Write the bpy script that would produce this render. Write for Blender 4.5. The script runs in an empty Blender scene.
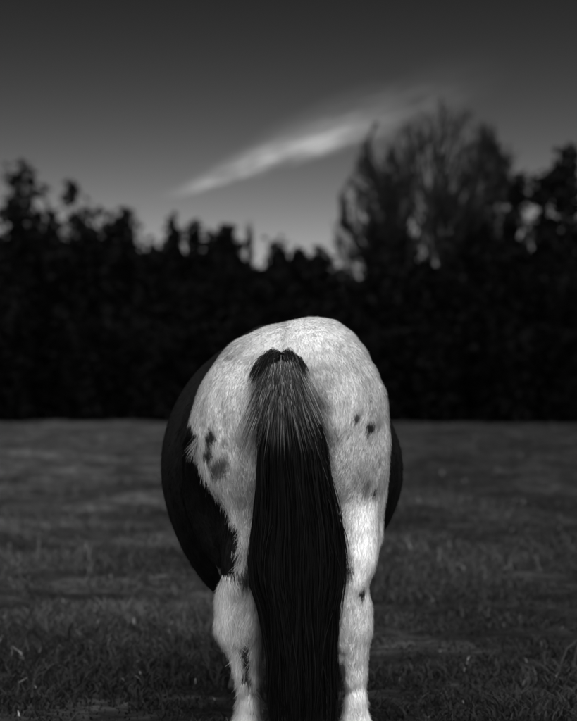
import bpy, math, random
import numpy as np
import openvdb
from mathutils import Vector

rng = np.random.default_rng(7)
random.seed(7)
scene = bpy.context.scene
C = scene.collection

# ------------------------------------------------------------------ camera
CAM_Z, CAM_D, SCALE = 1.14, 5.0, 1700.0       # eye height, metres to the rump, pixels per unit tangent (577 px wide)
HOR = 388.0                                    # the horizon's row in the photograph
cam_d = bpy.data.cameras.new('camera')
cam = bpy.data.objects.new('camera', cam_d); C.objects.link(cam)
cam.location = (0, -CAM_D, CAM_Z); cam.rotation_euler = (math.radians(90), 0, 0)
cam_d.sensor_fit = 'HORIZONTAL'; cam_d.sensor_width = 36
cam_d.lens = 36 * SCALE / 577
cam_d.shift_y = (HOR - 360.5) / 577
cam_d.clip_end = 3000
cam_d.dof.use_dof = True
cam_d.dof.focus_distance = 5.08
cam_d.dof.aperture_fstop = 3.4
scene.camera = cam

# ------------------------------------------------------------------ light
SUN_EL, SUN_AZ = math.radians(52), math.radians(4)    # azimuth measured from straight behind the camera towards the right
sd = Vector((math.cos(SUN_EL) * math.sin(SUN_AZ), -math.cos(SUN_EL) * math.cos(SUN_AZ), math.sin(SUN_EL)))
sun_d = bpy.data.lights.new('sun', 'SUN'); sun_d.energy = 1.5; sun_d.angle = math.radians(115); sun_d.color = (1, 1, 1)
sun = bpy.data.objects.new('sun', sun_d); C.objects.link(sun)
sun.rotation_euler = (-sd).to_track_quat('-Z', 'Y').to_euler(); sun.location = (6, -6, 12)

scene.view_settings.view_transform = 'Standard'
scene.view_settings.look = 'None'
scene.view_settings.exposure = 1.65
scene.view_settings.gamma = 1.0
scene.view_settings.use_curve_mapping = False

class NT:
    """small helper for node maths"""
    def __init__(s, tree): s.t = tree
    def n(s, kind, **kw):
        o = s.t.nodes.new(kind)
        for k, v in kw.items(): setattr(o, k, v)
        return o
    def m(s, op, *a, clamp=False):
        o = s.n('ShaderNodeMath', operation=op); o.use_clamp = clamp
        for i, v in enumerate(a):
            if isinstance(v, (int, float)): o.inputs[i].default_value = v
            else: s.t.links.new(v, o.inputs[i])
        return o.outputs[0]
    def step(s, v, a, b, lo=0., hi=1.):
        o = s.n('ShaderNodeMapRange', interpolation_type='SMOOTHSTEP')
        s.t.links.new(v, o.inputs[0])
        for i, q in enumerate((a, b, lo, hi)): o.inputs[1 + i].default_value = q
        return o.outputs[0]
    def l(s, a, b): s.t.links.new(a, b)

# world: clear sky seen through a red filter on black-and-white film, with one streak of cirrus
w = bpy.data.worlds.new('World'); scene.world = w; w.use_nodes = True
T = NT(w.node_tree); w.node_tree.nodes.clear()
sky = T.n('ShaderNodeTexSky', sky_type='NISHITA', sun_disc=False)
sky.sun_elevation = SUN_EL; sky.sun_rotation = math.atan2(sd.x, sd.y)
sky.altitude = 0; sky.air_density = 1.0; sky.dust_density = 1.0; sky.ozone_density = 1.0
sep = T.n('ShaderNodeSeparateColor'); T.l(sky.outputs[0], sep.inputs[0])
red = T.m('MULTIPLY', sep.outputs[0], 0.1)
SKY_K, SKY_P = 2.15, 4.1
tone = T.m('MULTIPLY', T.m('POWER', red, SKY_P), SKY_K)
geo = T.n('ShaderNodeTexCoord'); xyz = T.n('ShaderNodeSeparateXYZ'); T.l(geo.outputs['Generated'], xyz.inputs[0])
fy = T.m('MAXIMUM', xyz.outputs[1], 0.05)
U = T.m('DIVIDE', xyz.outputs[0], fy); V = T.m('DIVIDE', xyz.outputs[2], fy)
def streak(px0, py0, px1, py1, wdn, wup, seed, a_in, a_out, strength):
    u0, v0 = (px0 - 288.5) / SCALE, (HOR - py0) / SCALE
    u1, v1 = (px1 - 288.5) / SCALE, (HOR - py1) / SCALE
    L = math.hypot(u1 - u0, v1 - v0); c, s_ = (u1 - u0) / L, (v1 - v0) / L
    du, dv = T.m('SUBTRACT', U, u0), T.m('SUBTRACT', V, v0)
    s = T.m('DIVIDE', T.m('ADD', T.m('MULTIPLY', du, c), T.m('MULTIPLY', dv, s_)), L)
    t = T.m('SUBTRACT', T.m('MULTIPLY', dv, c), T.m('MULTIPLY', du, s_))
    cv = T.n('ShaderNodeCombineXYZ'); T.l(T.m('MULTIPLY', s, 5.0), cv.inputs[0]); T.l(T.m('MULTIPLY', t, 90.0), cv.inputs[1]); cv.inputs[2].default_value = seed
    nz = T.n('ShaderNodeTexNoise'); nz.inputs['Scale'].default_value = 1.0; nz.inputs['Detail'].default_value = 5; nz.inputs['Roughness'].default_value = .6
    T.l(cv.outputs[0], nz.inputs['Vector'])
    nn = T.m('SUBTRACT', nz.outputs[0], .5)
    t2 = T.m('ADD', t, T.m('MULTIPLY', nn, (wdn + wup) * .55))
    grow = T.step(s, 0.0, 0.55, .25, 1.0)
    up = T.step(T.m('DIVIDE', t2, grow), 0.0, wup, 1.0, 0.0)
    dn = T.step(T.m('DIVIDE', t2, grow), -wdn, 0.0, 0.0, 1.0)
    ends = T.m('MULTIPLY', T.step(s, -.05, a_in), T.step(s, a_out, 1.1, 1.0, 0.0))
    cv2 = T.n('ShaderNodeCombineXYZ'); T.l(T.m('MULTIPLY', s, 7.0), cv2.inputs[0]); T.l(T.m('MULTIPLY', t, 420.0), cv2.inputs[1]); cv2.inputs[2].default_value = seed + 3
    n2 = T.n('ShaderNodeTexNoise'); n2.inputs['Scale'].default_value = 1.0; n2.inputs['Detail'].default_value = 6; n2.inputs['Roughness'].default_value = .62; n2.inputs['Distortion'].default_value = .6
    T.l(cv2.outputs[0], n2.inputs['Vector'])
    tex = T.m('MULTIPLY', T.step(nz.outputs[0], .30, .70, .35, 1.25), T.step(n2.outputs[0], .30, .72, .35, 1.35))
    return T.m('MULTIPLY', T.m('MULTIPLY', T.m('MULTIPLY', up, dn), T.m('MULTIPLY', ends, tex)), strength)
cl = T.m('ADD', streak(160, 200, 400, 122, .007, .017, 1.3, .30, .55, .125), streak(190, 178, 490, 78, .016, .024, 4.1, .40, .45, .040))
tot = T.m('ADD', tone, cl)
bg = T.n('ShaderNodeBackground'); bg.inputs['Strength'].default_value = 1.0
comb = T.n('ShaderNodeCombineColor')
for i in range(3): T.l(tot, comb.inputs[i])
T.l(comb.outputs[0], bg.inputs[0])
wo = T.n('ShaderNodeOutputWorld'); T.l(bg.outputs[0], wo.inputs[0])

# ------------------------------------------------------------------ helpers
def at(px, py, Y):
    k = (CAM_D + Y) / SCALE
    return ((px - 288.5) * k, Y, CAM_Z + (HOR - py) * k)

def mesh_np(name, V, F, attr=None, smooth=False):
    V = np.ascontiguousarray(V, np.float32); F = np.ascontiguousarray(F, np.int32)
    me = bpy.data.meshes.new(name); k = F.shape[1]
    me.vertices.add(len(V)); me.vertices.foreach_set('co', V.ravel())
    me.loops.add(F.size); me.loops.foreach_set('vertex_index', F.ravel())
    me.polygons.add(len(F)); me.polygons.foreach_set('loop_start', np.arange(0, F.size, k, dtype=np.int32))
    me.polygons.foreach_set('use_smooth', np.full(len(F), smooth, bool))
    me.update(calc_edges=True)
    if attr:
        for an, a in attr.items():
            at_ = me.attributes.new(an, 'FLOAT', 'POINT'); at_.data.foreach_set('value', np.ascontiguousarray(a, np.float32))
    return me

def link(name, me, mat, parent=None):
    o = bpy.data.objects.new(name, me); C.objects.link(o)
    if mat and me: me.materials.clear(); me.materials.append(mat)
    if parent: o.parent = parent
    return o
def empty(name, loc, label, cat, group=None):
    o = bpy.data.objects.new(name, None); C.objects.link(o); o.location = loc; o.empty_display_size = .2
    o['label'] = label; o['category'] = cat
    if group: o['group'] = group
    return o

_ND = rng.normal(size=(24, 3)); _NP = rng.uniform(0, 6.28, 24)
def wob(p, f, k0=0, n=8):
    """cheap smooth noise about -1..1"""
    a = np.zeros(len(p))
    for i in range(n):
        d = _ND[(k0 + i) % 24] * (1 + .35 * i)
        a += np.sin(p @ d * f + _NP[(k0 * 3 + i) % 24]) / (1 + .25 * i)
    return a / 2.6
def sst(a, b, x):
    t = np.clip((x - a) / (b - a), 0, 1); return t * t * (3 - 2 * t)

def gz(x, y):
    """height of the field"""
    x = np.asarray(x, float); y = np.asarray(y, float)
    far = sst(2.6, 7, np.hypot(x, y - .6))
    b = .05 * np.sin(x * 1.1 + y * .55 + 1) + .045 * np.sin(y * 1.35 - x * .4) + .03 * np.sin(x * 2.3 - y * 2.1 + 2) + .07 * np.sin(y * .31 + x * .12 + .5)
    return far * b

# ------------------------------------------------------------------ materials (all neutral: black-and-white film)
def mat(name, rough=.8, spec=.3):
    m = bpy.data.materials.new(name); m.use_nodes = True
    N = NT(m.node_tree); b = m.node_tree.nodes['Principled BSDF']
    b.inputs['Roughness'].default_value = rough; b.inputs['Specular IOR Level'].default_value = spec
    return m, N, b
def grey(N, val, b, sock='Base Color'):
    c = N.n('ShaderNodeCombineColor')
    for i in range(3): N.l(val, c.inputs[i])
    N.l(c.outputs[0], b.inputs[sock])
def mat_attr(name, attr, rough, spec, sheen=0, transl=0, noise=0, nscale=200):
    m, N, b = mat(name, rough, spec)
    a = N.n('ShaderNodeAttribute', attribute_name=attr)
    v = a.outputs['Fac']
    if noise:
        tc = N.n('ShaderNodeTexCoord'); nz = N.n('ShaderNodeTexNoise'); nz.inputs['Scale'].default_value = nscale; nz.inputs['Detail'].default_value = 3
        N.l(tc.outputs['Object'], nz.inputs['Vector'])
        v = N.m('MULTIPLY', v, N.m('ADD', N.m('MULTIPLY', nz.outputs[0], noise), 1 - noise / 2))
    grey(N, v, b)
    if sheen:
        b.inputs['Sheen Weight'].default_value = sheen; b.inputs['Sheen Roughness'].default_value = .5
        grey(N, v, b, 'Sheen Tint')
    if transl:
        tr = N.n('ShaderNodeBsdfTranslucent'); c = N.n('ShaderNodeCombineColor')
        for i in range(3): N.l(v, c.inputs[i])
        N.l(c.outputs[0], tr.inputs[0])
        mx = N.n('ShaderNodeMixShader'); mx.inputs[0].default_value = transl
        N.l(b.outputs[0], mx.inputs[1]); N.l(tr.outputs[0], mx.inputs[2])
        N.l(mx.outputs[0], m.node_tree.nodes['Material Output'].inputs[0])
    return m
def mat_noise(name, lo, hi, scale, rough=.9, spec=.2, bump=0, stretch=(1, 1, 1)):
    m, N, b = mat(name, rough, spec)
    tc = N.n('ShaderNodeTexCoord'); mp = N.n('ShaderNodeMapping'); mp.inputs['Scale'].default_value = stretch
    N.l(tc.outputs['Object'], mp.inputs[0])
    nz = N.n('ShaderNodeTexNoise'); nz.inputs['Scale'].default_value = scale; nz.inputs['Detail'].default_value = 6
    N.l(mp.outputs[0], nz.inputs['Vector'])
    grey(N, N.step(nz.outputs[0], .3, .7, lo, hi), b)
    if bump:
        bp = N.n('ShaderNodeBump'); bp.inputs['Strength'].default_value = bump; bp.inputs['Distance'].default_value = .02
        N.l(nz.outputs[0], bp.inputs['Height']); N.l(bp.outputs[0], b.inputs['Normal'])
    return m

M_body = mat_attr('horse_skin_coat', 'coat', .85, .05, noise=.3, nscale=160)
M_fur = mat_attr('horse_fur', 'coat', .7, .08, sheen=.25, transl=.25)
M_tail = mat_attr('tail_strands', 'coat', 1.0, .0)
M_hoof = mat_noise('hoof_horn', .025, .06, 30, .5, .4, .2, (1, 1, .2))
M_eye = mat('eye_gloss', .08, .6)[0]; M_eye.node_tree.nodes['Principled BSDF'].inputs['Base Color'].default_value = (.01, .01, .01, 1)
M_bark = mat_noise('bark', .006, .014, 12, .95, .1, .6, (1, 1, .25))
M_leaf = mat_attr('dark_leaves', 'tone', 1.0, .0)
M_grass = mat_attr('grass_blades', 'tone', .75, .2, transl=.2)

# ------------------------------------------------------------------ ground
def build_ground():
    def axis(lo, hi, near0, near1, fine):
        a = [near0]
        while a[-1] < near1: a.append(a[-1] + fine)
        s = fine
        while a[-1] < hi: s *= 1.12; a.append(a[-1] + s)
        b = [near0]; s = fine
        while b[-1] > lo: s *= 1.12; b.append(b[-1] - s)
        return np.array(sorted(set(a + b)))
    xs = axis(-900, 900, -6, 6, .12); ys = axis(-300, 1500, -6, 26, .12)
    X, Y = np.meshgrid(xs, ys); Z = gz(X, Y)
    Z = Z + .012 * np.sin(X * 9 + Y * 4) * sst(2, 5, np.hypot(X, Y - .6)) * sst(40, 20, Y)
    V = np.stack([X, Y, Z], -1).reshape(-1, 3); nx, ny = len(xs), len(ys)
    i = (np.arange(ny - 1)[:, None] * nx + np.arange(nx - 1)[None]).ravel()
    F = np.stack([i, i + 1, i + nx + 1, i + nx], 1)
    m, N, b = mat('pasture', .95, .1)
    tc = N.n('ShaderNodeTexCoord')
    def nz(scale, det, st=(1, 1, 1)):
        mp = N.n('ShaderNodeMapping'); mp.inputs['Scale'].default_value = st; N.l(tc.outputs['Object'], mp.inputs[0])
        o = N.n('ShaderNodeTexNoise'); o.inputs['Scale'].default_value = scale; o.inputs['Detail'].default_value = det
        N.l(mp.outputs[0], o.inputs['Vector']); return o.outputs[0]
    big = N.step(nz(.55, 5, (.6, 1, 1)), .35, .68)
    fine = N.step(nz(9, 6), .3, .7)
    tus = N.step(nz(2.2, 4, (.7, 1, 1)), .38, .62)
    v = N.m('MULTIPLY', N.m('ADD', .015, N.m('MULTIPLY', big, .030)), N.m('ADD', .35, N.m('MULTIPLY', fine, .75)))
    v = N.m('MULTIPLY', v, N.m('ADD', .40, N.m('MULTIPLY', tus, .95)))
    sx = N.n('ShaderNodeSeparateXYZ'); N.l(tc.outputs['Object'], sx.inputs[0])
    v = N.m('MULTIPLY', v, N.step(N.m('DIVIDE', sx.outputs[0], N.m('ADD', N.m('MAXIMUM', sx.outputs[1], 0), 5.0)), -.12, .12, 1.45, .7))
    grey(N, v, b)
    bp = N.n('ShaderNodeBump'); bp.inputs['Strength'].default_value = .9; bp.inputs['Distance'].default_value = .05
    N.l(fine, bp.inputs['Height']); N.l(bp.outputs[0], b.inputs['Normal'])
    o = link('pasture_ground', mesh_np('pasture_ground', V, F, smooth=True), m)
    o['kind'] = 'structure'; o['label'] = 'rough short pasture reaching back to the trees'; o['category'] = 'field'
build_ground()

def build_grass():
    n = 400000
    D = 3.6 / (1 - rng.random(n) * (1 - 3.6 / 50))           # density falls off with distance
    X = (rng.random(n) * 2 - 1) * (1.5 + .24 * D); Y = D - 5
    P = np.stack([X, Y, X * 0], 1)
    tuft = wob(P, 2.6, 3) + .6 * wob(P, 7, 9) + .5 * wob(P * np.array([.4, 1, 1]), 1.2, 15)
    keep = (rng.random(n) < sst(-1.5, .9, tuft))
    X, Y, D, tuft = X[keep], Y[keep], D[keep], tuft[keep]; n = len(X)
    Z = gz(X, Y)
    h = (.015 + .055 * sst(-.6, 1.3, tuft)) * rng.uniform(.5, 1.5, n)
    h *= np.where(rng.random(n) < .015, 2.0, 1)
    wd = rng.uniform(.0022, .0045, n) * (1 + D * .06)
    a = rng.uniform(0, 6.283, n); lean = rng.uniform(.3, 1.3, n) * h; la = rng.uniform(0, 6.283, n)
    dx, dy = np.cos(a) * wd, np.sin(a) * wd
    lx, ly = np.cos(la) * lean, np.sin(la) * lean
    B = np.stack([X, Y, Z - .004], 1)
    v0 = B + np.stack([-dx, -dy, 0 * dx], 1); v1 = B + np.stack([dx, dy, 0 * dx], 1)
    mid = B + np.stack([lx * .35, ly * .35, h * .65], 1)
    v2 = mid + np.stack([dx, dy, 0 * dx], 1) * .7; v3 = mid + np.stack([-dx, -dy, 0 * dx], 1) * .7
    v4 = B + np.stack([lx, ly, h], 1)
    V = np.stack([v0, v1, v2, v3, v4], 1).reshape(-1, 3)
    i = np.arange(n)[:, None] * 5
    F = np.concatenate([i + np.array([[0, 1, 2]]), i + np.array([[0, 2, 3]]), i + np.array([[3, 2, 4]])])
    PP = np.stack([X, Y, X * 0], 1)
    dry = sst(-.4, .9, wob(PP * np.array([.5, 1, 1]), 1.1, 6) + .3 * rng.normal(size=n))
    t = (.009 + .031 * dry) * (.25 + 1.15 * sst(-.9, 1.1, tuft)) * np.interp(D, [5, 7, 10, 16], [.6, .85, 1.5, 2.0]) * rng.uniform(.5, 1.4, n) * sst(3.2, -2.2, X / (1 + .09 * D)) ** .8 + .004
    t = np.where(rng.random(n) < .004, .2, t)
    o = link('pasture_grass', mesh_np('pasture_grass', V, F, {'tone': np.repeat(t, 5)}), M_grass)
    o['kind'] = 'stuff'; o['label'] = 'short tufted grass with dry stalks on the pasture'; o['category'] = 'grass'
build_grass()

# ------------------------------------------------------------------ the horse
class Field:
    def __init__(s, lo, hi, vs):
        s.lo = np.array(lo); s.vs = vs; s.n = np.ceil((np.array(hi) - s.lo) / vs).astype(int)
        s.f = np.full(s.n, .5, np.float32)
    def add(s, fn, lo, hi, k, sub=False):
        m = k + .04
        a = np.clip(np.floor((np.array(lo) - m - s.lo) / s.vs).astype(int), 0, s.n); b = np.clip(np.ceil((np.array(hi) + m - s.lo) / s.vs).astype(int), 0, s.n)
        g = [s.lo[i] + s.vs * np.arange(a[i], b[i]) for i in range(3)]
        X, Y, Z = np.meshgrid(*g, indexing='ij', sparse=True)
        d = fn(X, Y, Z).astype(np.float32); sl = tuple(slice(a[i], b[i]) for i in range(3)); f = s.f[sl]
        if sub:
            d = -d; h = np.maximum(k - np.abs(f - d), 0) / k; s.f[sl] = np.maximum(f, d) + h * h * k * .25
        else:
            h = np.maximum(k - np.abs(f - d), 0) / k; s.f[sl] = np.minimum(f, d) - h * h * k * .25
    def ell(s, c, r, k=.06, yaw=0, pitch=0, sub=False):
        cy, sy, cp, sp = math.cos(yaw), math.sin(yaw), math.cos(pitch), math.sin(pitch)
        def fn(X, Y, Z):
            x, y, z = X - c[0], Y - c[1], Z - c[2]
            x, y = cy * x + sy * y, -sy * x + cy * y
            y, z = cp * y + sp * z, -sp * y + cp * z
            k0 = np.sqrt((x / r[0]) ** 2 + (y / r[1]) ** 2 + (z / r[2]) ** 2)
            k1 = np.sqrt((x / r[0] ** 2) ** 2 + (y / r[1] ** 2) ** 2 + (z / r[2] ** 2) ** 2) + 1e-6
            return k0 * (k0 - 1) / k1
        R = max(r); s.add(fn, [q - R for q in c], [q + R for q in c], k, sub)
    def cone(s, a, b, ra, rb, k=.05, sub=False):
        A, B = np.array(a, float), np.array(b, float); ab = B - A; L = ab @ ab
        def fn(X, Y, Z):
            t = np.clip(((X - A[0]) * ab[0] + (Y - A[1]) * ab[1] + (Z - A[2]) * ab[2]) / L, 0, 1)
            return np.sqrt((X - A[0] - t * ab[0]) ** 2 + (Y - A[1] - t * ab[1]) ** 2 + (Z - A[2] - t * ab[2]) ** 2) - (ra + t * (rb - ra))
        R = max(ra, rb); s.add(fn, np.minimum(A, B) - R, np.maximum(A, B) + R, k, sub)
    def chain(s, pts, k=.05):
        for (a, ra), (b, rb) in zip(pts[:-1], pts[1:]): s.cone(a, b, ra, rb, k)
    def mesh(s, smooth=3):
        g = openvdb.FloatGrid(.5); g.copyFromArray(s.f)
        P, Q = g.convertToQuads(isovalue=0.0)
        P = np.array(P, float) * s.vs + s.lo; Q = np.array(Q, int)
        # keep outward winding
        a, b, c, d = P[Q[:, 0]], P[Q[:, 1]], P[Q[:, 2]], P[Q[:, 3]]
        vol = np.einsum('ij,ij->i', a, np.cross(b, c) + np.cross(c, d)).sum()
        if vol < 0: Q = Q[:, ::-1]
        E = np.concatenate([Q[:, [i, (i + 1) % 4]] for i in range(4)])
        for it in range(smooth):
            S = np.zeros_like(P); cnt = np.zeros(len(P))
            np.add.at(S, E[:, 0], P[E[:, 1]]); np.add.at(S, E[:, 1], P[E[:, 0]])
            np.add.at(cnt, E[:, 0], 1); np.add.at(cnt, E[:, 1], 1)
            P = P + (S / cnt[:, None] - P) * (.6 if it % 2 == 0 else -.25 if it < smooth - 1 else .5)
        return P, Q

F = Field((-.75, -.2, -.02), (.55, 2.75, 1.6), .0075)
# croup and haunches: the right one stands higher than the left
F.ell((.010, .34, 1.075), (.20, .36, .262), .06)
F.ell((.098, .30, 1.075), (.185, .33, .278), .07)
F.ell((-.100, .30, 1.035), (.180, .33, .262), .07)
F.ell((-.02, .62, 1.12), (.20, .40, .19), .10)
# thighs and buttocks
F.chain([((.140, .17, 1.06), .155), ((.154, .20, .93), .135), ((.174, .24, .80), .106)], .08)
F.chain([((-.130, .17, 1.03), .150), ((-.140, .20, .92), .150), ((-.150, .26, .78), .125)], .08)
F.ell((.115, .10, .96), (.105, .105, .19), .06)
F.ell((-.105, .10, .95), (.105, .105, .19), .06)
F.ell((.160, .36, .88), (.115, .19, .23), .07)          # right quadriceps and stifle
F.ell((-.20, .38, .86), (.125, .20, .24), .08)
F.cone((.008, -.12, 1.02), (.012, -.02, .70), .035, .055, .05, sub=True)   # cleft below the dock
# gaskins, hocks, cannons and pasterns
F.chain([((.180, .34, .80), .110), ((.198, .25, .67), .066), ((.202, .17, .56), .040)], .09)
F.chain([((.188, .17, .84), .070), ((.204, .118, .71), .042), ((.206, .090, .62), .030), ((.194, .082, .56), .030)], .08)
F.chain([((-.165, .36, .80), .125), ((-.155, .26, .67), .076), ((-.143, .18, .56), .046)], .09)
F.chain([((-.135, .17, .84), .070), ((-.138, .118, .71), .043), ((-.143, .090, .62), .032), ((-.143, .080, .56), .036)], .08)
for sx, hx, hw in ((1, .184, .0), (-1, -.146, .010)):
    cx_ = .204 if sx > 0 else -.118
    F.chain([((hx, .082, .555), .036 + hw * .6), ((hx, .11, .49), .050 + hw), ((hx, .125, .42), .054 + hw * 1.2), ((hx + (cx_ - hx) * .6, .135, .34), .036 + hw * .5), ((cx_, .145, .27), .024), ((cx_, .150, .19), .025), ((cx_, .150, .120), .038)], .04)
    F.cone((hx, .17, .47), (cx_, .175, .26), .044, .022, .04)
    F.ell((hx - sx * .038, .135, .47), (.024, .05, .085), .03)      # inner and outer hock
    F.ell((hx + sx * .034, .135, .46), (.024, .05, .085), .03)
    F.chain([((cx_, .155, .120), .038), ((cx_, .195, .080), .036), ((cx_, .215, .06), .046)], .03)
F.ell((.146, .125, .345), (.020, .022, .032), .02)                    # chestnut inside the right hock
F.cone((.176, .068, .555), (.158, .085, .37), .020, .018, .02); F.cone((.190, .09, .40), (.183, .118, .25), .016, .013, .012)        # tendons standing out behind the cannon
F.cone((-.128, .075, .44), (-.100, .115, .24), .020, .015, .012)
F.cone((-.176, .085, .42), (-.140, .118, .24), .018, .014, .012)
# barrel, chest, withers
F.ell((-.014, .86, .860), (.404, .60, .370), .10, yaw=.05)
F.ell((-.050, .82, .82), (.355, .52, .46), .08)
F.ell((-.060, 1.05, .92), (.36, .45, .40), .10)
F.ell((-.105, 1.34, .93), (.27, .30, .37), .10)
F.ell((-.085, 1.20, 1.20), (.085, .30, .165), .10)
F.ell((-.045, .80, 1.20), (.15, .40, .10), .10)
# neck and grazing head
F.chain([((-.11, 1.42, 1.08), .20), ((-.15, 1.68, .93), .165), ((-.18, 1.93, .72), .125), ((-.195, 2.08, .56), .105)], .09)
F.chain([((-.195, 2.07, .60), .085), ((-.205, 2.14, .44), .098), ((-.21, 2.16, .30), .074), ((-.212, 2.15, .17), .062), ((-.212, 2.14, .105), .058)], .05)
F.ell((-.205, 2.06, .44), (.062, .09, .10), .05)
F.cone((-.255, 2.05, .66), (-.285, 2.03, .80), .034, .008, .03); F.cone((-.145, 2.05, .66), (-.115, 2.03, .80), .034, .008, .03)
for ex in (-.28, -.13): F.ell((ex, 2.19, .46), (.02, .035, .03), .03)
# forelegs
for fx, yy in ((.010, 1.30), (-.165, 1.36)):
    F.chain([((fx, yy, .86), .13), ((fx, yy - .06, .66), .085), ((fx, yy, .50), .058), ((fx, yy + .01, .39), .056), ((fx, yy + .01, .34), .042), ((fx, yy + .01, .20), .033), ((fx, yy + .01, .155), .041), ((fx, yy + .06, .085), .036), ((fx, yy + .075, .06), .045)], .05)
HP, HQ = F.mesh(8)

def sculpt(P, Q):
    n = np.cross(P[Q[:, 2]] - P[Q[:, 0]], P[Q[:, 3]] - P[Q[:, 1]]); vn = np.zeros_like(P)
    for i in range(4): np.add.at(vn, Q[:, i], n)
    vn /= np.linalg.norm(vn, axis=1)[:, None] + 1e-9
    x, y, z = P.T; d = np.zeros(len(P)); rear = sst(.34, .24, y)
    for sx, xs in ((1, [.232, .222, .215, .222, .232]), (-1, [-.205, -.198, -.195, -.200, -.205])):
        g = np.interp(z, [.68, .80, .92, 1.05, 1.16], xs)                     # furrow between the thigh muscles
        d -= .006 * np.exp(-((x - g) / .018) ** 2) * sst(.66, .76, z) * sst(1.18, 1.06, z) * rear
        c = np.array([.105 * sx + .01, .0, 1.03])
        d += .012 * np.exp(-((x - c[0]) ** 2 + (z - c[2]) ** 2) / .045 ** 2) * rear   # point of the buttock
        c = np.array([.20 * sx, .50, 1.22 if sx > 0 else 1.17]); d += .018 * np.exp(-((P - c) ** 2).sum(1) / .08 ** 2)   # point of the hip
        d -= .010 * np.exp(-((x - (.10 * sx)) / .05) ** 2 - ((z - 1.17) / .06) ** 2) * rear
    d += .003 * wob(P, 22, 10) * (y < .7)
    return P + vn * d[:, None]
HP = sculpt(HP, HQ)

def spots_and_shade(p):
    """signed strength of the dark spots on the white hindquarters, x and z in metres on the body"""
    x, y, z = p[:, 0], p[:, 1], p[:, 2]
    d = np.full(len(p), -1.0); amt = np.zeros(len(p))
    nz = wob(p, 60, 2) * .35 + wob(p, 140, 11) * .2
    def spot(px, py, rx, ry, dark, rot=0, Y=.08):
        cx, _, cz = at(px, py, Y); k = (CAM_D + Y) / SCALE
        a, b = (x - cx) / (rx * k), (z - cz) / (ry * k); c, s = math.cos(rot), math.sin(rot)
        a, b = a * c + b * s, -a * s + b * c
        v = 1 - np.hypot(a, b) + nz
        return np.where(y < .42, sst(-.05, .35, v), 0) * dark
    L = [(211.5, 436, 7, 10, 1, .5), (208.5, 451, 5, 7, 1), (221, 464, 11, 10, .85, .6), (216, 470, 5, 6, .7), (224, 441, 4, 5, .45), (226, 455, 4, 5, .5), (207, 441, 3, 5, .8),
         (230, 357, 5, 2.5, .55, .5), (222, 366, 3, 2, .3),
         (356.5, 417, 3.6, 7, .92), (370, 426, 5, 6, 1), (370, 397, 2.2, 3.4, .9, -.5), (370, 404, 2.5, 2.5, .35), (362, 412, 3, 4, .4), (370, 411, 4, 2.5, .45), (378, 424, 3, 4, .4),
         (375.5, 493, 3.6, 4.6, 1), (376, 470, 2, 3, .55), (380, 460, 3, 4, .4), (370, 483, 3, 5, .5), (366, 487, 3, 6, .4),
         (363, 592, 3.2, 6.5, 1, .5), (347, 568, 8, 5, .85), (351, 567, 4, 4, .9),
         (246, 647, 5.0, 9, 1), (247.5, 660, 3.6, 13, 1), (247, 676, 4.0, 9, 1)]  # this row: shade of the left hock's tendon groove, painted into the coat
    for q in L: amt = np.maximum(amt, spot(*q))
    # old scratch on the left hock
    c0 = np.array(at(259, 594, .08)); c1 = np.array(at(254, 609, .08)); dx, dz = c1[0] - c0[0], c1[2] - c0[2]
    t = np.clip(((x - c0[0]) * dx + (z - c0[2]) * dz) / (dx * dx + dz * dz), 0, 1)
    amt = np.maximum(amt, sst(.0032, .0012, np.hypot(x - c0[0] - t * dx, z - c0[2] - t * dz)) * .7 * (y < .3))
    return amt

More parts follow.
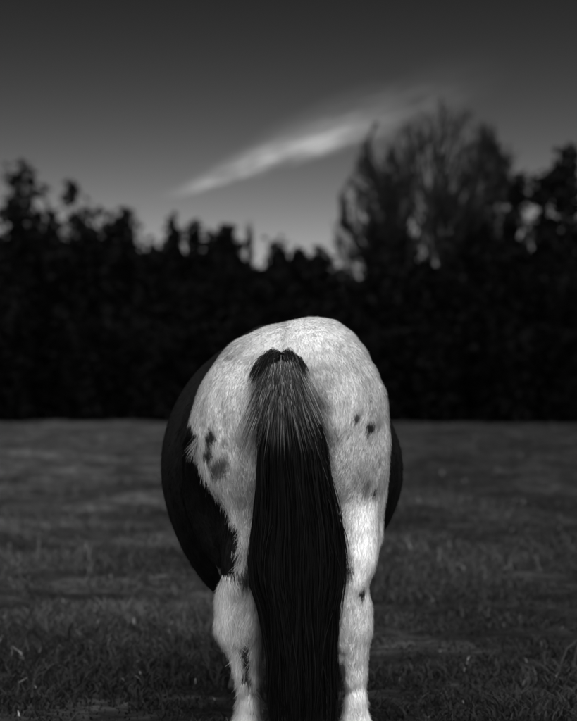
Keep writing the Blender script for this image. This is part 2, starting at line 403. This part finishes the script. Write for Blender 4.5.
XB = ([.560, .578, .623, .669, .72, .78, .843, .909, .984, 1.03, 1.06], [-.150, -.165, -.150, -.144, -.154, -.188, -.227, -.260, -.285, -.300, -.36])
YB = ([.56, .62, .75, .90, 1.05, 1.2, 1.4], [.20, .25, .28, .30, .38, .46, .50])
def coat(p, hair=False):
    x, y, z = p[:, 0], p[:, 1], p[:, 2]
    edge = wob(p, 16, 5) * .012 + wob(p, 55, 8) * .008 + (rng.normal(size=len(p)) * .006 if hair else 0)
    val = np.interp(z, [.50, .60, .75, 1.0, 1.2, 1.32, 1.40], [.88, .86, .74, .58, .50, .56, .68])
    val = val * (1 + .12 * wob(p * np.array([1, 1, .22]), 30, 1) + .05 * wob(p * np.array([1, 1, .3]), 90, 13))
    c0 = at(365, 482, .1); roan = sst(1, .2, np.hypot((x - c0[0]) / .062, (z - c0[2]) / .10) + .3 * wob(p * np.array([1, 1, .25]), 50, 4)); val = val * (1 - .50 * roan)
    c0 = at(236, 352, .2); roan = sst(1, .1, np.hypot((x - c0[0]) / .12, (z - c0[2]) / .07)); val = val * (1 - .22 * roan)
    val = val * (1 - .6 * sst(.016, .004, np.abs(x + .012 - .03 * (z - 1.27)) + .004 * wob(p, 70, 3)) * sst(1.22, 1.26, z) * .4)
    # shade of the hollow beside the tail, painted into the coat
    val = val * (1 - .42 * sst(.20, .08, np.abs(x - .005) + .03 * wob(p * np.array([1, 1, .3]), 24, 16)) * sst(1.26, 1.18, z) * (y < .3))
    # dark skin of the cleft with its groove shade painted in, and dark inner thighs
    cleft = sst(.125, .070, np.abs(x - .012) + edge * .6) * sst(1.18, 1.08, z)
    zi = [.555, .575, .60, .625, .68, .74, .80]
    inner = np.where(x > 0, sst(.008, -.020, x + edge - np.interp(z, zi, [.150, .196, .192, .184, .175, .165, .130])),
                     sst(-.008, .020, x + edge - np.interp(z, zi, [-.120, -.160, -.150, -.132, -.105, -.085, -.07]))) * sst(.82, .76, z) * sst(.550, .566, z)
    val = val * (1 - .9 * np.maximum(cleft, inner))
    val = val * (1 - .94 * spots_and_shade(p))
    blk = sst(-.004, .006, y - np.interp(z, *YB) + edge * 1.6)
    lef = sst(-.004, .006, np.interp(z, *XB) - x + edge) * sst(1.10, 1.04, z + x * .2)
    blk = np.maximum(blk, lef)
    blk = np.maximum(blk, sst(.594, .588, z + edge * .4) * (x < 0))
    hindlow = sst(.590, .578, z + edge * .5 + np.where(x > 0, -.05, 0)) * (y < np.where(z > .5, .215, .34))
    blk = blk * (1 - hindlow)
    sock = (y > 1) * sst(.13, .11, z + edge) * (x > -.1); blk = blk * (1 - sock)
    val = val * (1 - blk) + .007 * blk
    return np.clip(val, .005, .90), blk

horse = empty('horse', (0, 0, 0), 'pinto horse seen from behind with white hindquarters, dark barrel and long black tail', 'horse')
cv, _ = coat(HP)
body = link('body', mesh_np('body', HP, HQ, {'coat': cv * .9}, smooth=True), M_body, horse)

def quad_normals(P, Q):
    n = np.cross(P[Q[:, 2]] - P[Q[:, 0]], P[Q[:, 3]] - P[Q[:, 1]]); area = np.linalg.norm(n, axis=1) * .5
    vn = np.zeros_like(P)
    for i in range(4): np.add.at(vn, Q[:, i], n)
    vn /= np.linalg.norm(vn, axis=1)[:, None] + 1e-9
    return n / (2 * area[:, None] + 1e-12), area, vn
_, QA, HVN = quad_normals(HP, HQ)
QC = HP[HQ].mean(1)

def build_fur():
    _, cb = coat(QC)
    rear = (QC[:, 1] < .62)
    wgt = QA * np.where(rear, np.where(cb < .6, 1.0, .35), .10) * (QC[:, 2] > .07)
    n = 330000
    q = rng.choice(len(QA), n, p=wgt / wgt.sum())
    a, b = rng.random(n), rng.random(n); W = np.stack([(1 - a) * (1 - b), a * (1 - b), a * b, (1 - a) * b], 1)
    P = np.einsum('nk,nkd->nd', W, HP[HQ[q]]); N = np.einsum('nk,nkd->nd', W, HVN[HQ[q]]); N /= np.linalg.norm(N, axis=1)[:, None]
    x, y, z = P.T
    flow = np.stack([.30 * np.sign(x) * sst(.0, .12, np.abs(x)) * sst(.85, 1.2, z), np.full(n, -.55), np.full(n, -.9)], 1)
    flow += .28 * np.stack([wob(P, 9, 2), wob(P, 9, 7), wob(P, 9, 12)], 1) + .10 * np.stack([wob(P, 38, 4), wob(P, 38, 9), wob(P, 38, 14)], 1) + rng.normal(size=(n, 3)) * .20
    T_ = flow - N * np.einsum('ij,ij->i', flow, N)[:, None]; T_ /= np.linalg.norm(T_, axis=1)[:, None] + 1e-9
    lift = rng.uniform(.10, .42, n)
    ln = rng.uniform(.012, .026, n) * np.where(z < .62, 1.15, 1.0)
    tx, _, tz = at(194, 441, .12); tuft = sst(.035, .008, np.hypot(x - tx, z - tz)) * (y < .35)
    ln *= 1 + .8 * tuft; lift = lift + 1.0 * tuft * rng.random(n)
    edge = sst(.10, .0, np.abs(x - np.interp(z, *XB))) * (z < 1) * (y < .4); ln *= 1 + .7 * edge
    D = T_ + N * lift[:, None]; D /= np.linalg.norm(D, axis=1)[:, None]
    S = np.cross(D, N); S /= np.linalg.norm(S, axis=1)[:, None] + 1e-9
    S = S + N * rng.normal(size=n)[:, None] * .35
    wd = rng.uniform(.0005, .0010, n)
    base = P - N * .002
    v0 = base - S * wd[:, None]; v1 = base + S * wd[:, None]; v2 = base + D * ln[:, None]
    V = np.stack([v0, v1, v2], 1).reshape(-1, 3); Fc = np.arange(3 * n).reshape(-1, 3)
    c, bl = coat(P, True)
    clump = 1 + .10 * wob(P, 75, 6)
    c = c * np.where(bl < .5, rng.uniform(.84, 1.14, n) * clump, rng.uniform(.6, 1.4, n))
    dark = (rng.random(n) < .02) & (bl < .5); c = np.where(dark, c * .35, c)
    me = mesh_np('coat_hair', V, Fc, {'coat': np.repeat(np.clip(c, .006, .9), 3)}, smooth=True)
    NN = N + .35 * D + rng.normal(size=(n, 3)) * .18; NN /= np.linalg.norm(NN, axis=1)[:, None]
    me.normals_split_custom_set_from_vertices(np.repeat(NN, 3, axis=0).astype(np.float32))
    o = link('coat_hair', me, M_fur, horse); o['kind'] = 'stuff'
build_fur()

def hooves():
    for hx, hy in ((.206, .225), (-.118, .225), (.010, 1.385), (-.165, 1.445)):
        seg = 20; V = []; 
        prof = [(-.062, .068, .0), (-.058, .064, .012), (.0, .056, .035), (.0, .050, .060), (.0, .044, .075)]
        rings = [(0.002, .066, .072, .0), (.012, .065, .071, .0), (.045, .056, .060, -.012), (.072, .047, .050, -.022), (.080, .040, .042, -.024)]
        for z, rx, ry, oy in rings:
            for i in range(seg):
                a = 2 * math.pi * i / seg; r = 1 - .12 * max(0, -math.sin(a)) ** 3
                V.append((hx + rx * math.cos(a), hy + oy + ry * r * math.sin(a), z))
        Fs = []
        for j in range(len(rings) - 1):
            for i in range(seg): Fs.append((j * seg + i, j * seg + (i + 1) % seg, (j + 1) * seg + (i + 1) % seg, (j + 1) * seg + i))
        me = bpy.data.meshes.new('hoof'); me.from_pydata(V, [], Fs + [tuple(range(seg - 1, -1, -1)), tuple(range(4 * seg, 5 * seg))]); me.update()
        for p in me.polygons[:-2]: p.use_smooth = True
        link('hoof', me, M_hoof, horse)
hooves()

def strands(paths, width, tone):
    """paths n x k x 3 -> flat tapering ribbons with a random twist"""
    n, k, _ = paths.shape
    t = np.gradient(paths, axis=1); t /= np.linalg.norm(t, axis=2)[..., None] + 1e-9
    r = rng.normal(size=(n, 1, 3)) * np.array([1, 1, .2]); s = np.cross(t, r); s /= np.linalg.norm(s, axis=2)[..., None] + 1e-9
    tp = np.interp(np.linspace(0, 1, k), [0, .15, .7, 1], [.6, 1, .9, .12])
    s = s * (width[:, None] * tp[None])[..., None]
    V = np.stack([paths - s, paths + s], 2).reshape(-1, 3)
    i = (np.arange(n)[:, None] * 2 * k + np.arange(k - 1)[None] * 2).ravel()
    Fc = np.stack([i, i + 1, i + 3, i + 2], 1)
    return V, Fc, np.repeat(tone, 2 * k)

def build_tail():
    FT = Field((-.2, -.25, .6), (.2, .3, 1.35), .006)
    FT.chain([((-.022, .16, 1.200), .030), ((-.024, .05, 1.205), .038), ((-.024, -.02, 1.185), .044), ((-.018, -.065, 1.12), .042), ((-.010, -.07, .98), .032), ((-.006, -.065, .84), .018)], .03)
    P, Q = FT.mesh(3)
    tail = link('tail', mesh_np('tail', P, Q, {'coat': .02 + .14 * sst(1.16, 1.21, P[:, 2])}, smooth=True), M_body, horse)
    # long black hair
    zt = [1.26, 1.20, 1.10, 1.01, .86, .74, .65, .575, .50, .35, .25, .0]
    hw_ = [.050, .066, .084, .092, .102, .118, .130, .128, .108, .092, .094, .075]
    xc = [-.022, -.022, -.006, .012, .020, .026, .024, .024, .028, .032, .030, .030]
    n = 5200; k = 22
    u = rng.random(n) ** 1.3                        # where along the dock the strand starts
    dz = np.interp(u, [0, .25, .5, 1], [1.245, 1.20, 1.05, .84]); dy = np.interp(u, [0, .25, .5, 1], [.02, -.03, -.07, -.065])
    cl_ = np.clip(rng.normal(size=90) * .5, -1, 1)[rng.integers(0, 90, n)]; qq = np.clip(np.where(rng.random(n) < .7, cl_ + rng.normal(size=n) * .05, rng.normal(size=n) * .45), -1.05, 1.05); dep = rng.random(n)
    zend = np.minimum(dz - .18, rng.choice([.14, .22, .40, .62], n, p=[.45, .3, .15, .10]) + rng.normal(size=n) * .05)
    s = np.linspace(0, 1, k)[None]
    z = dz[:, None] + (zend - dz)[:, None] * s
    z = z + .02 * np.sin(math.pi * np.clip(s * 5, 0, 1)) * (u < .3)[:, None]
    X = np.interp(z, zt[::-1], xc[::-1]) + qq[:, None] * np.interp(z, zt[::-1], hw_[::-1])
    bulge = np.sqrt(np.clip(1 - qq[:, None] ** 2 * .8, .1, 1)); yc = np.interp(z, [0, .3, .55, .9, 1.2], [-.03, -.045, -.06, -.085, -.06])
    Y = yc - (dep[:, None] * 2 - 1) * .055 * bulge
    bl = sst(0, .25, (dz[:, None] - z)); x0 = -.022 + np.clip(qq, -1, 1) * .036; 
    X = x0[:, None] * (1 - bl) + X * bl; Y = (dy - .03 * dep)[:, None] * (1 - bl) + Y * bl
    ph = rng.uniform(0, 6.28, (n, 2)); am = rng.uniform(0, .010, n) * np.where(rng.random(n) < .06, 3.2, 1)
    X = X + am[:, None] * np.sin(ph[:, :1] + s * 9) * s + .012 * np.sin(qq[:, None] * 9 + s * 5) * s; Y = Y + am[:, None] * np.sin(ph[:, 1:] + s * 7) * s
    V1, F1, t1 = strands(np.stack([X, Y, z], -1), rng.uniform(.0009, .0020, n), rng.uniform(.003, .007, n))
    o = link('tail_hair', mesh_np('tail_hair', V1, F1, {'coat': t1}, smooth=True), M_tail, tail); o['kind'] = 'stuff'
    # pale hair fanning out over the root of the tail
    n = 6500; k = 10
    a = rng.normal(size=n) * .70; a = np.clip(a, -1.5, 1.5)
    rz = 1.214 + .016 * sst(.1, .9, a) - .12 * rng.random(n); rx = -.022 + .040 * np.sin(a) + rng.normal(size=n) * .004; ry = -.015 - .060 * np.cos(a) - (1.215 - rz) * .35
    ln = np.clip(.025 + rng.exponential(.045, n), 0, .2) * (1 + .7 * sst(.3, 1.2, a)); s = np.linspace(0, 1, k)[None]
    X = rx[:, None] + (np.sin(a) * ln * .50)[:, None] * s + .006 * np.sin(a * 14)[:, None] * s
    Z = rz[:, None] + .012 * np.sin(s * 3.14) - ln[:, None] * s ** 1.15
    Y = ry[:, None] - .032 * np.sin(s * 2.2) * np.cos(a)[:, None] - .02 * s + rng.normal(size=(n, 1)) * .004
    tone = np.where(rng.random(n) < .60, rng.uniform(.10, .40, n), rng.uniform(.012, .06, n)) * (.75 + .30 * np.sin(a * 13 + 1) + .2 * np.sin(a * 31))
    V1, F1, t1 = strands(np.stack([X, Y, Z], -1), rng.uniform(.0003, .0006, n), np.clip(tone, .015, .6))
    fr = np.tile(np.repeat(np.linspace(0, 1, k), 2), n); t1 = t1 * (1 - .85 * sst(.25, 1, fr))
    o = link('tail_root_hair', mesh_np('tail_root_hair', V1, F1, {'coat': t1}, smooth=True), M_tail, tail); o['kind'] = 'stuff'
    # dark tufts arching over the dock
    n = 3600; k = 9; sg = np.where(rng.random(n) < .72, -1, 1); a = np.abs(rng.normal(size=n)) * .5
    ln = rng.uniform(.018, .052, n) * rng.choice([1, 1.5], n) * np.where(sg > 0, .62, 1.0); s = np.linspace(0, 1, k)[None]
    rx = -.022 + sg * rng.uniform(.0, .060, n); rz = 1.226 - .22 * np.abs(rx + .022) + .010 * np.sin(np.abs(rx + .022) * 75) + rng.normal(size=n) * .006; ry = -.040 + .045 * (np.abs(rx + .022) / .06) ** 2 + rng.normal(size=n) * .010
    X = rx[:, None] + (sg * ln * (.35 + .35 * a))[:, None] * s; Z = rz[:, None] + .016 * np.sin(s * 2.6) - (ln * .85)[:, None] * s ** 1.6
    Y = ry[:, None] - .040 * np.sin(s * 1.5)
    V1, F1, t1 = strands(np.stack([X, Y, Z], -1), rng.uniform(.0004, .0008, n), np.where(rng.random(n) < .05, rng.uniform(.1, .25, n), rng.uniform(.005, .025, n)))
    o = link('tail_root_tuft', mesh_np('tail_root_tuft', V1, F1, {'coat': t1}, smooth=True), M_tail, tail); o['kind'] = 'stuff'
build_tail()

def build_mane():
    n = 1600; k = 9; u = rng.random(n); s = np.linspace(0, 1, k)[None]
    cp = np.array([(-.09, 1.30, 1.33), (-.12, 1.50, 1.26), (-.155, 1.75, 1.06), (-.185, 1.98, .84), (-.195, 2.10, .66)])
    B = np.stack([np.interp(u, np.linspace(0, 1, 5), cp[:, i]) for i in range(3)], 1)
    ln = rng.uniform(.12, .26, n); side = rng.uniform(.55, 1.0, n) * .14
    X = B[:, :1] - side[:, None] * np.sin(s * 1.5) ; Z = B[:, 2:] + .015 * np.sin(s * 3) - (ln)[:, None] * s ** 1.5
    Y = B[:, 1:2] + rng.normal(size=(n, 1)) * .01 + .03 * s
    V1, F1, t1 = strands(np.stack([X, Y, Z], -1), rng.uniform(.0012, .0024, n), rng.uniform(.008, .02, n))
    o = link('mane', mesh_np('mane', V1, F1, {'coat': t1}), M_tail, horse); o['kind'] = 'stuff'
    for ex in (-.288, -.122):
        bpy.ops.mesh.primitive_uv_sphere_add(segments=16, ring_count=10, radius=.017, location=(ex, 2.195, .46))
        e = bpy.context.object; e.name = 'eye'; e.data.name = 'eye'; e.data.materials.append(M_eye); e.parent = horse
        for p in e.data.polygons: p.use_smooth = True
build_mane()

# ------------------------------------------------------------------ trees along the far side of the field
def tubes(segs, sides=4):
    """segs: list of (a, b, ra, rb) -> one mesh"""
    A = np.array([s[0] for s in segs]); B = np.array([s[1] for s in segs]); ra = np.array([s[2] for s in segs]); rb = np.array([s[3] for s in segs])
    t = B - A; t /= np.linalg.norm(t, axis=1)[:, None] + 1e-9
    ref = np.where(np.abs(t[:, 2:]) > .9, np.array([[1., 0, 0]]), np.array([[0, 0, 1.]]))
    s = np.cross(t, ref); s /= np.linalg.norm(s, axis=1)[:, None]; c = np.cross(t, s); n = len(A)
    V = np.zeros((n, 2, sides, 3))
    for i in range(sides):
        a = 2 * math.pi * i / sides; d = s * math.cos(a) + c * math.sin(a)
        V[:, 0, i] = A + d * ra[:, None]; V[:, 1, i] = B + d * rb[:, None]
    i0 = np.arange(n)[:, None] * 2 * sides; f = []
    for i in range(sides):
        j = (i + 1) % sides; f.append(i0 + np.array([[i, j, sides + j, sides + i]]))
    return V.reshape(-1, 3), np.concatenate(f)

def grow(segs, tips, p, d, L, r, level, rnd, cfg):
    """one branch in a few bent pieces, then its children"""
    k = 3 if level < 3 else 2; pts = [p]
    for i in range(k):
        d = (d + Vector((rnd.gauss(0, 1), rnd.gauss(0, 1), rnd.gauss(0, .6))) * cfg['bend'] + Vector((0, 0, cfg['up']))).normalized()
        p2 = pts[-1] + d * (L / k); r0 = r * (1 - .55 * i / k); r1 = r * (1 - .55 * (i + 1) / k)
        segs.append((tuple(pts[-1]), tuple(p2), r0, r1, level)); pts.append(p2)
    if level >= cfg['levels']: tips.append(tuple(pts[-1])); return
    for j in range(cfg['kids'][level]):
        t = rnd.uniform(cfg['from'][level], 1.0); q = t * k; i = min(int(q), k - 1); pp = pts[i].lerp(pts[i + 1], q - i)
        ax = d.orthogonal().normalized(); ax.rotate(__import__('mathutils').Quaternion(d, rnd.uniform(0, 6.283)))
        ang = rnd.uniform(*cfg['ang']); nd = (d * math.cos(ang) + ax * math.sin(ang)).normalized()
        grow(segs, tips, pp, nd, L * rnd.uniform(*cfg['len']), r * .5, level + 1, rnd, cfg)

def leaf_mesh(name, P, size, tone):
    n = len(P); a = rng.normal(size=(n, 3)); a /= np.linalg.norm(a, axis=1)[:, None]
    b = np.cross(a, rng.normal(size=(n, 3))); b /= np.linalg.norm(b, axis=1)[:, None]
    sz = size[:, None]
    V = np.stack([P - a * sz, P + b * sz * .6, P + a * sz, P - b * sz * .6], 1).reshape(-1, 3)
    return mesh_np(name, V, np.arange(4 * n).reshape(-1, 4), {'tone': np.repeat(tone, 4)})

def make_tree(name, px, top, hw, D, kind, label, seed, group='trees beyond the field'):
    rnd = random.Random(seed); Y = D - CAM_D; X = (px - 288.5) * D / SCALE
    H = CAM_Z + (HOR - top) * D / SCALE; W = hw * D / SCALE; z0 = float(gz(X, Y))
    root = empty(name, (X, Y, z0), label, 'tree', group); segs = []; tips = []
    if kind == 'fan':
        cfg = dict(bend=.11, up=.015, levels=5, kids=[0, 9, 7, 5, 4], ang=(.25, .65), len=(.34, .56)); cfg['from'] = [.3, .25, .2, .2, .2]
        segs.append(((0, 0, -.2), (.05, 0, H * .12), H * .024, H * .022, 0)); segs.append(((.05, 0, H * .12), (0, 0, H * .22), H * .022, H * .019, 0))
        for j in range(15):
            an = -1.0 + 1.85 * j / 14 + rnd.gauss(0, .05); dpt = rnd.uniform(-.35, .35)
            d = Vector((math.sin(an), dpt, math.cos(an))).normalized(); L = (H * .66 if abs(an) < .5 else H * .62) * rnd.uniform(.85, 1.05)
            cfg2 = dict(cfg); grow(segs, tips, Vector((0, 0, H * rnd.uniform(.15, .24))), d, L * .78, H * .0105, 1, rnd, cfg2)
    elif kind == 'bare':
        cfg = dict(bend=.16, up=.08, levels=4, kids=[9, 7, 6, 5], ang=(.4, 1.0), len=(.42, .66)); cfg['from'] = [.38, .25, .2, .2]
        grow(segs, tips, Vector((0, 0, -.2)), Vector((rnd.gauss(0, .05), 0, 1)).normalized(), H * .72, H * .018, 0, rnd, cfg)
    elif kind == 'spire':
        segs.append(((0, 0, -.2), (0, 0, H * .97), H * .018, .01, 0)); z = H * .06
        while z < H * .96:
            f = 1 - z / H; m = 6
            for j in range(m):
                a = rnd.uniform(0, 6.283); L = W * f ** .85 * rnd.uniform(.7, 1.1)
                segs.append(((0, 0, z), (math.cos(a) * L, math.sin(a) * L, z - L * .25), .03 * f + .006, .004, 2))
            z += H * .026
    else:
        cfg = dict(bend=.18, up=.05, levels=3, kids=[10, 6, 4], ang=(.5, 1.15), len=(.40, .62)); cfg['from'] = [.22, .25, .2]
        grow(segs, tips, Vector((0, 0, -.2)), Vector((rnd.gauss(0, .05), 0, 1)).normalized(), H * .75, H * .02, 0, rnd, cfg)
    # fit the grown skeleton to the tree's own height and spread
    A = np.array([s[0] for s in segs]); B = np.array([s[1] for s in segs]); ra = np.array([s[2] for s in segs]); rb = np.array([s[3] for s in segs]); lv = np.array([s[4] for s in segs])
    ex = np.percentile(np.abs(B[:, 0]), 95 if kind == 'fan' else 97) + 1e-3; ez = B[:, 2].max()
    if kind != 'spire':
        sc = np.array([W / ex, min(1.3, max(.8, W / ex)), H / ez]); A, B = A * sc, B * sc
        T_ = np.array(tips) * sc if tips else None
    if kind == 'fan':
        def rnd_crown(p):
            q = np.hypot(p[:, 0] / (W * 1.08), (p[:, 2] - .45 * H) / (.55 * H)); f = np.where((q > .92) & (p[:, 2] > .45 * H), (.92 + .3 * (q - .92)) / q, 1)
            return np.stack([p[:, 0] * f, p[:, 1], .45 * H + (p[:, 2] - .45 * H) * f], 1)
        A, B = rnd_crown(A), rnd_crown(B)
    mn = .009 if kind in ('fan', 'bare') else .008
    ra = np.maximum(ra, mn); rb = np.maximum(rb, mn * .7)
    tr = lv <= 1 if kind in ('fan', 'bare') else lv == 0 if kind == 'spire' else lv >= 0
    V, Fq = tubes(list(zip(A[tr], B[tr], ra[tr], rb[tr])), 7 if kind != 'leaf' else 5); link('trunk', mesh_np('trunk', V, Fq, smooth=True), M_bark, root)
    tw = ~tr
    if kind in ('fan', 'bare'):
        V, Fq = tubes(list(zip(A[tw], B[tw], ra[tw], rb[tw])), 3); link('crown', mesh_np('crown', V, Fq), M_bark, root)
    else:
        if kind == 'spire':
            n = 16000; i = rng.integers(0, tw.sum(), n); t = rng.random(n)[:, None] ** .7
            P = A[tw][i] * (1 - t) + B[tw][i] * t + rng.normal(size=(n, 3)) * np.array([.10, .10, .09]) * W / 1.6
            sz = rng.uniform(.06, .15, n)
        else:
            n = 5200; i = rng.integers(0, len(T_), n); P = T_[i] + rng.normal(size=(n, 3)) * .16 * max(W, .8) ** .7
            P = np.concatenate([P, (lambda r: r * np.array([W * .6, W * .6, H * .28]) + np.array([0, 0, H * .5]))(rng.normal(size=(1500, 3)) * .45)])
            if kind == 'round':     # close foliage in a few overlapping rounded masses
                Q = []
                for q in range(9):
                    c = np.array([rnd.uniform(-.55, .55) * W, rnd.uniform(-.5, .5) * W, H * (.86 - .07 * q) ]); v = rng.normal(size=(700, 3)); v /= np.linalg.norm(v, axis=1)[:, None]
                    Q.append(c + v * (rng.random((700, 1)) ** .4) * np.array([W * .5, W * .5, H * .12]) * (.8 if q == 0 else 1.1))
                P = np.concatenate([P[::3]] + Q)
            n = len(P); P[:, 2] = np.minimum(P[:, 2], H * 1.02); sz = rng.uniform(.07, .19, n)
        P = P[P[:, 2] > .1]; sz = sz[:len(P)]
        cr = link('crown', leaf_mesh('crown', P, sz, rng.uniform(.002, .007, len(P))), M_leaf, root)
    return root

TREES = [
    ('leafy_tree', 22, 172, 34, 58, 'leaf', 'broad dark leafy tree at the far left edge'),
    ('leafy_tree', 62, 184, 30, 60, 'leaf', 'dark leafy tree in the left clump, second from the left edge'),
    ('leafy_tree', 98, 186, 24, 63, 'leaf', 'dark leafy tree in the left clump with a ragged sloping top'),
    ('leafy_tree', 124, 208, 14, 61, 'leaf', 'smaller leafy tree at the right end of the left clump'),
    ('bare_tree', 137, 203, 15, 66, 'bare', 'thin bare tree leaning out beside the left clump of trees'),
    ('leafy_tree', 152, 240, 14, 62, 'leaf', 'low bushy tree in the dip right of the left clump'),
    ('sapling_tree', 172, 212, 9, 62, 'leaf', 'slim sapling with a round tuft at its top, below the cloud'),
    ('sapling_tree', 190, 219, 9, 64, 'leaf', 'slim ragged sapling just right of the tufted sapling'),
    ('bushy_tree', 209, 232, 13, 62, 'leaf', 'low ragged bushy tree between the saplings and the middle of the wood'),
    ('bushy_tree', 232, 227, 14, 65, 'leaf', 'bushy tree left of the small sky gap in the tree line'),
    ('bare_tree', 250, 223, 11, 66, 'bare', 'small bare tree standing at the sky gap left of the round pine'),
    ('pine_tree', 290, 234, 21, 60, 'round', 'dense round-topped pine standing above the horse rump'),
    ('bushy_tree', 312, 252, 15, 62, 'leaf', 'low bushy tree sloping down to the right of the round pine'),
    ('bare_tree', 346, 225, 17, 66, 'bare', 'small twiggy bare tree in the bright gap left of the great bare tree'),
    ('evergreen_tree', 390, 226, 22, 60, 'round', 'dense black evergreen at the left foot of the great bare tree'),
    ('great_bare_tree', 430, 90, 92, 63, 'fan', 'great bare fan-shaped tree with upswept branches against the sky on the right'),
    ('evergreen_tree', 462, 222, 20, 59, 'round', 'dense black evergreen in front of the great bare tree'),
    ('evergreen_tree', 490, 214, 16, 61, 'round', 'dense black evergreen at the right foot of the great bare tree'),
    ('leafy_tree', 510, 176, 17, 62, 'leaf', 'narrow leafy tree between the great bare tree and the broad tree at the right edge'),
    ('leafy_tree', 552, 158, 34, 58, 'leaf', 'broad dark leafy tree at the far right edge'),
]
for i, (nm, px, top, hw, D, kd, lb) in enumerate(TREES): make_tree(nm, px, top, hw, D, kd, lb, 100 + i)

def undergrowth():
    n = 170000; X = rng.uniform(-26, 26, n); Y = 62 - (11.5 + 1.2 * np.sin(X * .9) + .8 * np.sin(X * 2.7 + 1)) * rng.random(n)
    px = X * SCALE / (Y + 5) + 288.5
    topy = np.interp(px, [-60, 60, 110, 150, 200, 255, 268, 300, 330, 360, 375, 420, 470, 640], [235, 238, 246, 264, 262, 262, 272, 256, 276, 278, 256, 264, 250, 240])
    H = CAM_Z + (HOR - topy) * (Y + 5) / SCALE
    H = H * (1 + .10 * np.sin(X * 2.3) * np.sin(X * 1.1 + Y)) * np.interp(Y, [51, 54, 62], [.55, .9, 1.0])
    Z = H * rng.random(n) ** .8
    o = link('woodland_undergrowth', leaf_mesh('woodland_undergrowth', np.stack([X, Y, Z], 1), rng.uniform(.09, .22, n), rng.uniform(.002, .005, n)), M_leaf)
    o['kind'] = 'stuff'; o['label'] = 'black tangled undergrowth along the far side of the field'; o['category'] = 'undergrowth'
undergrowth()
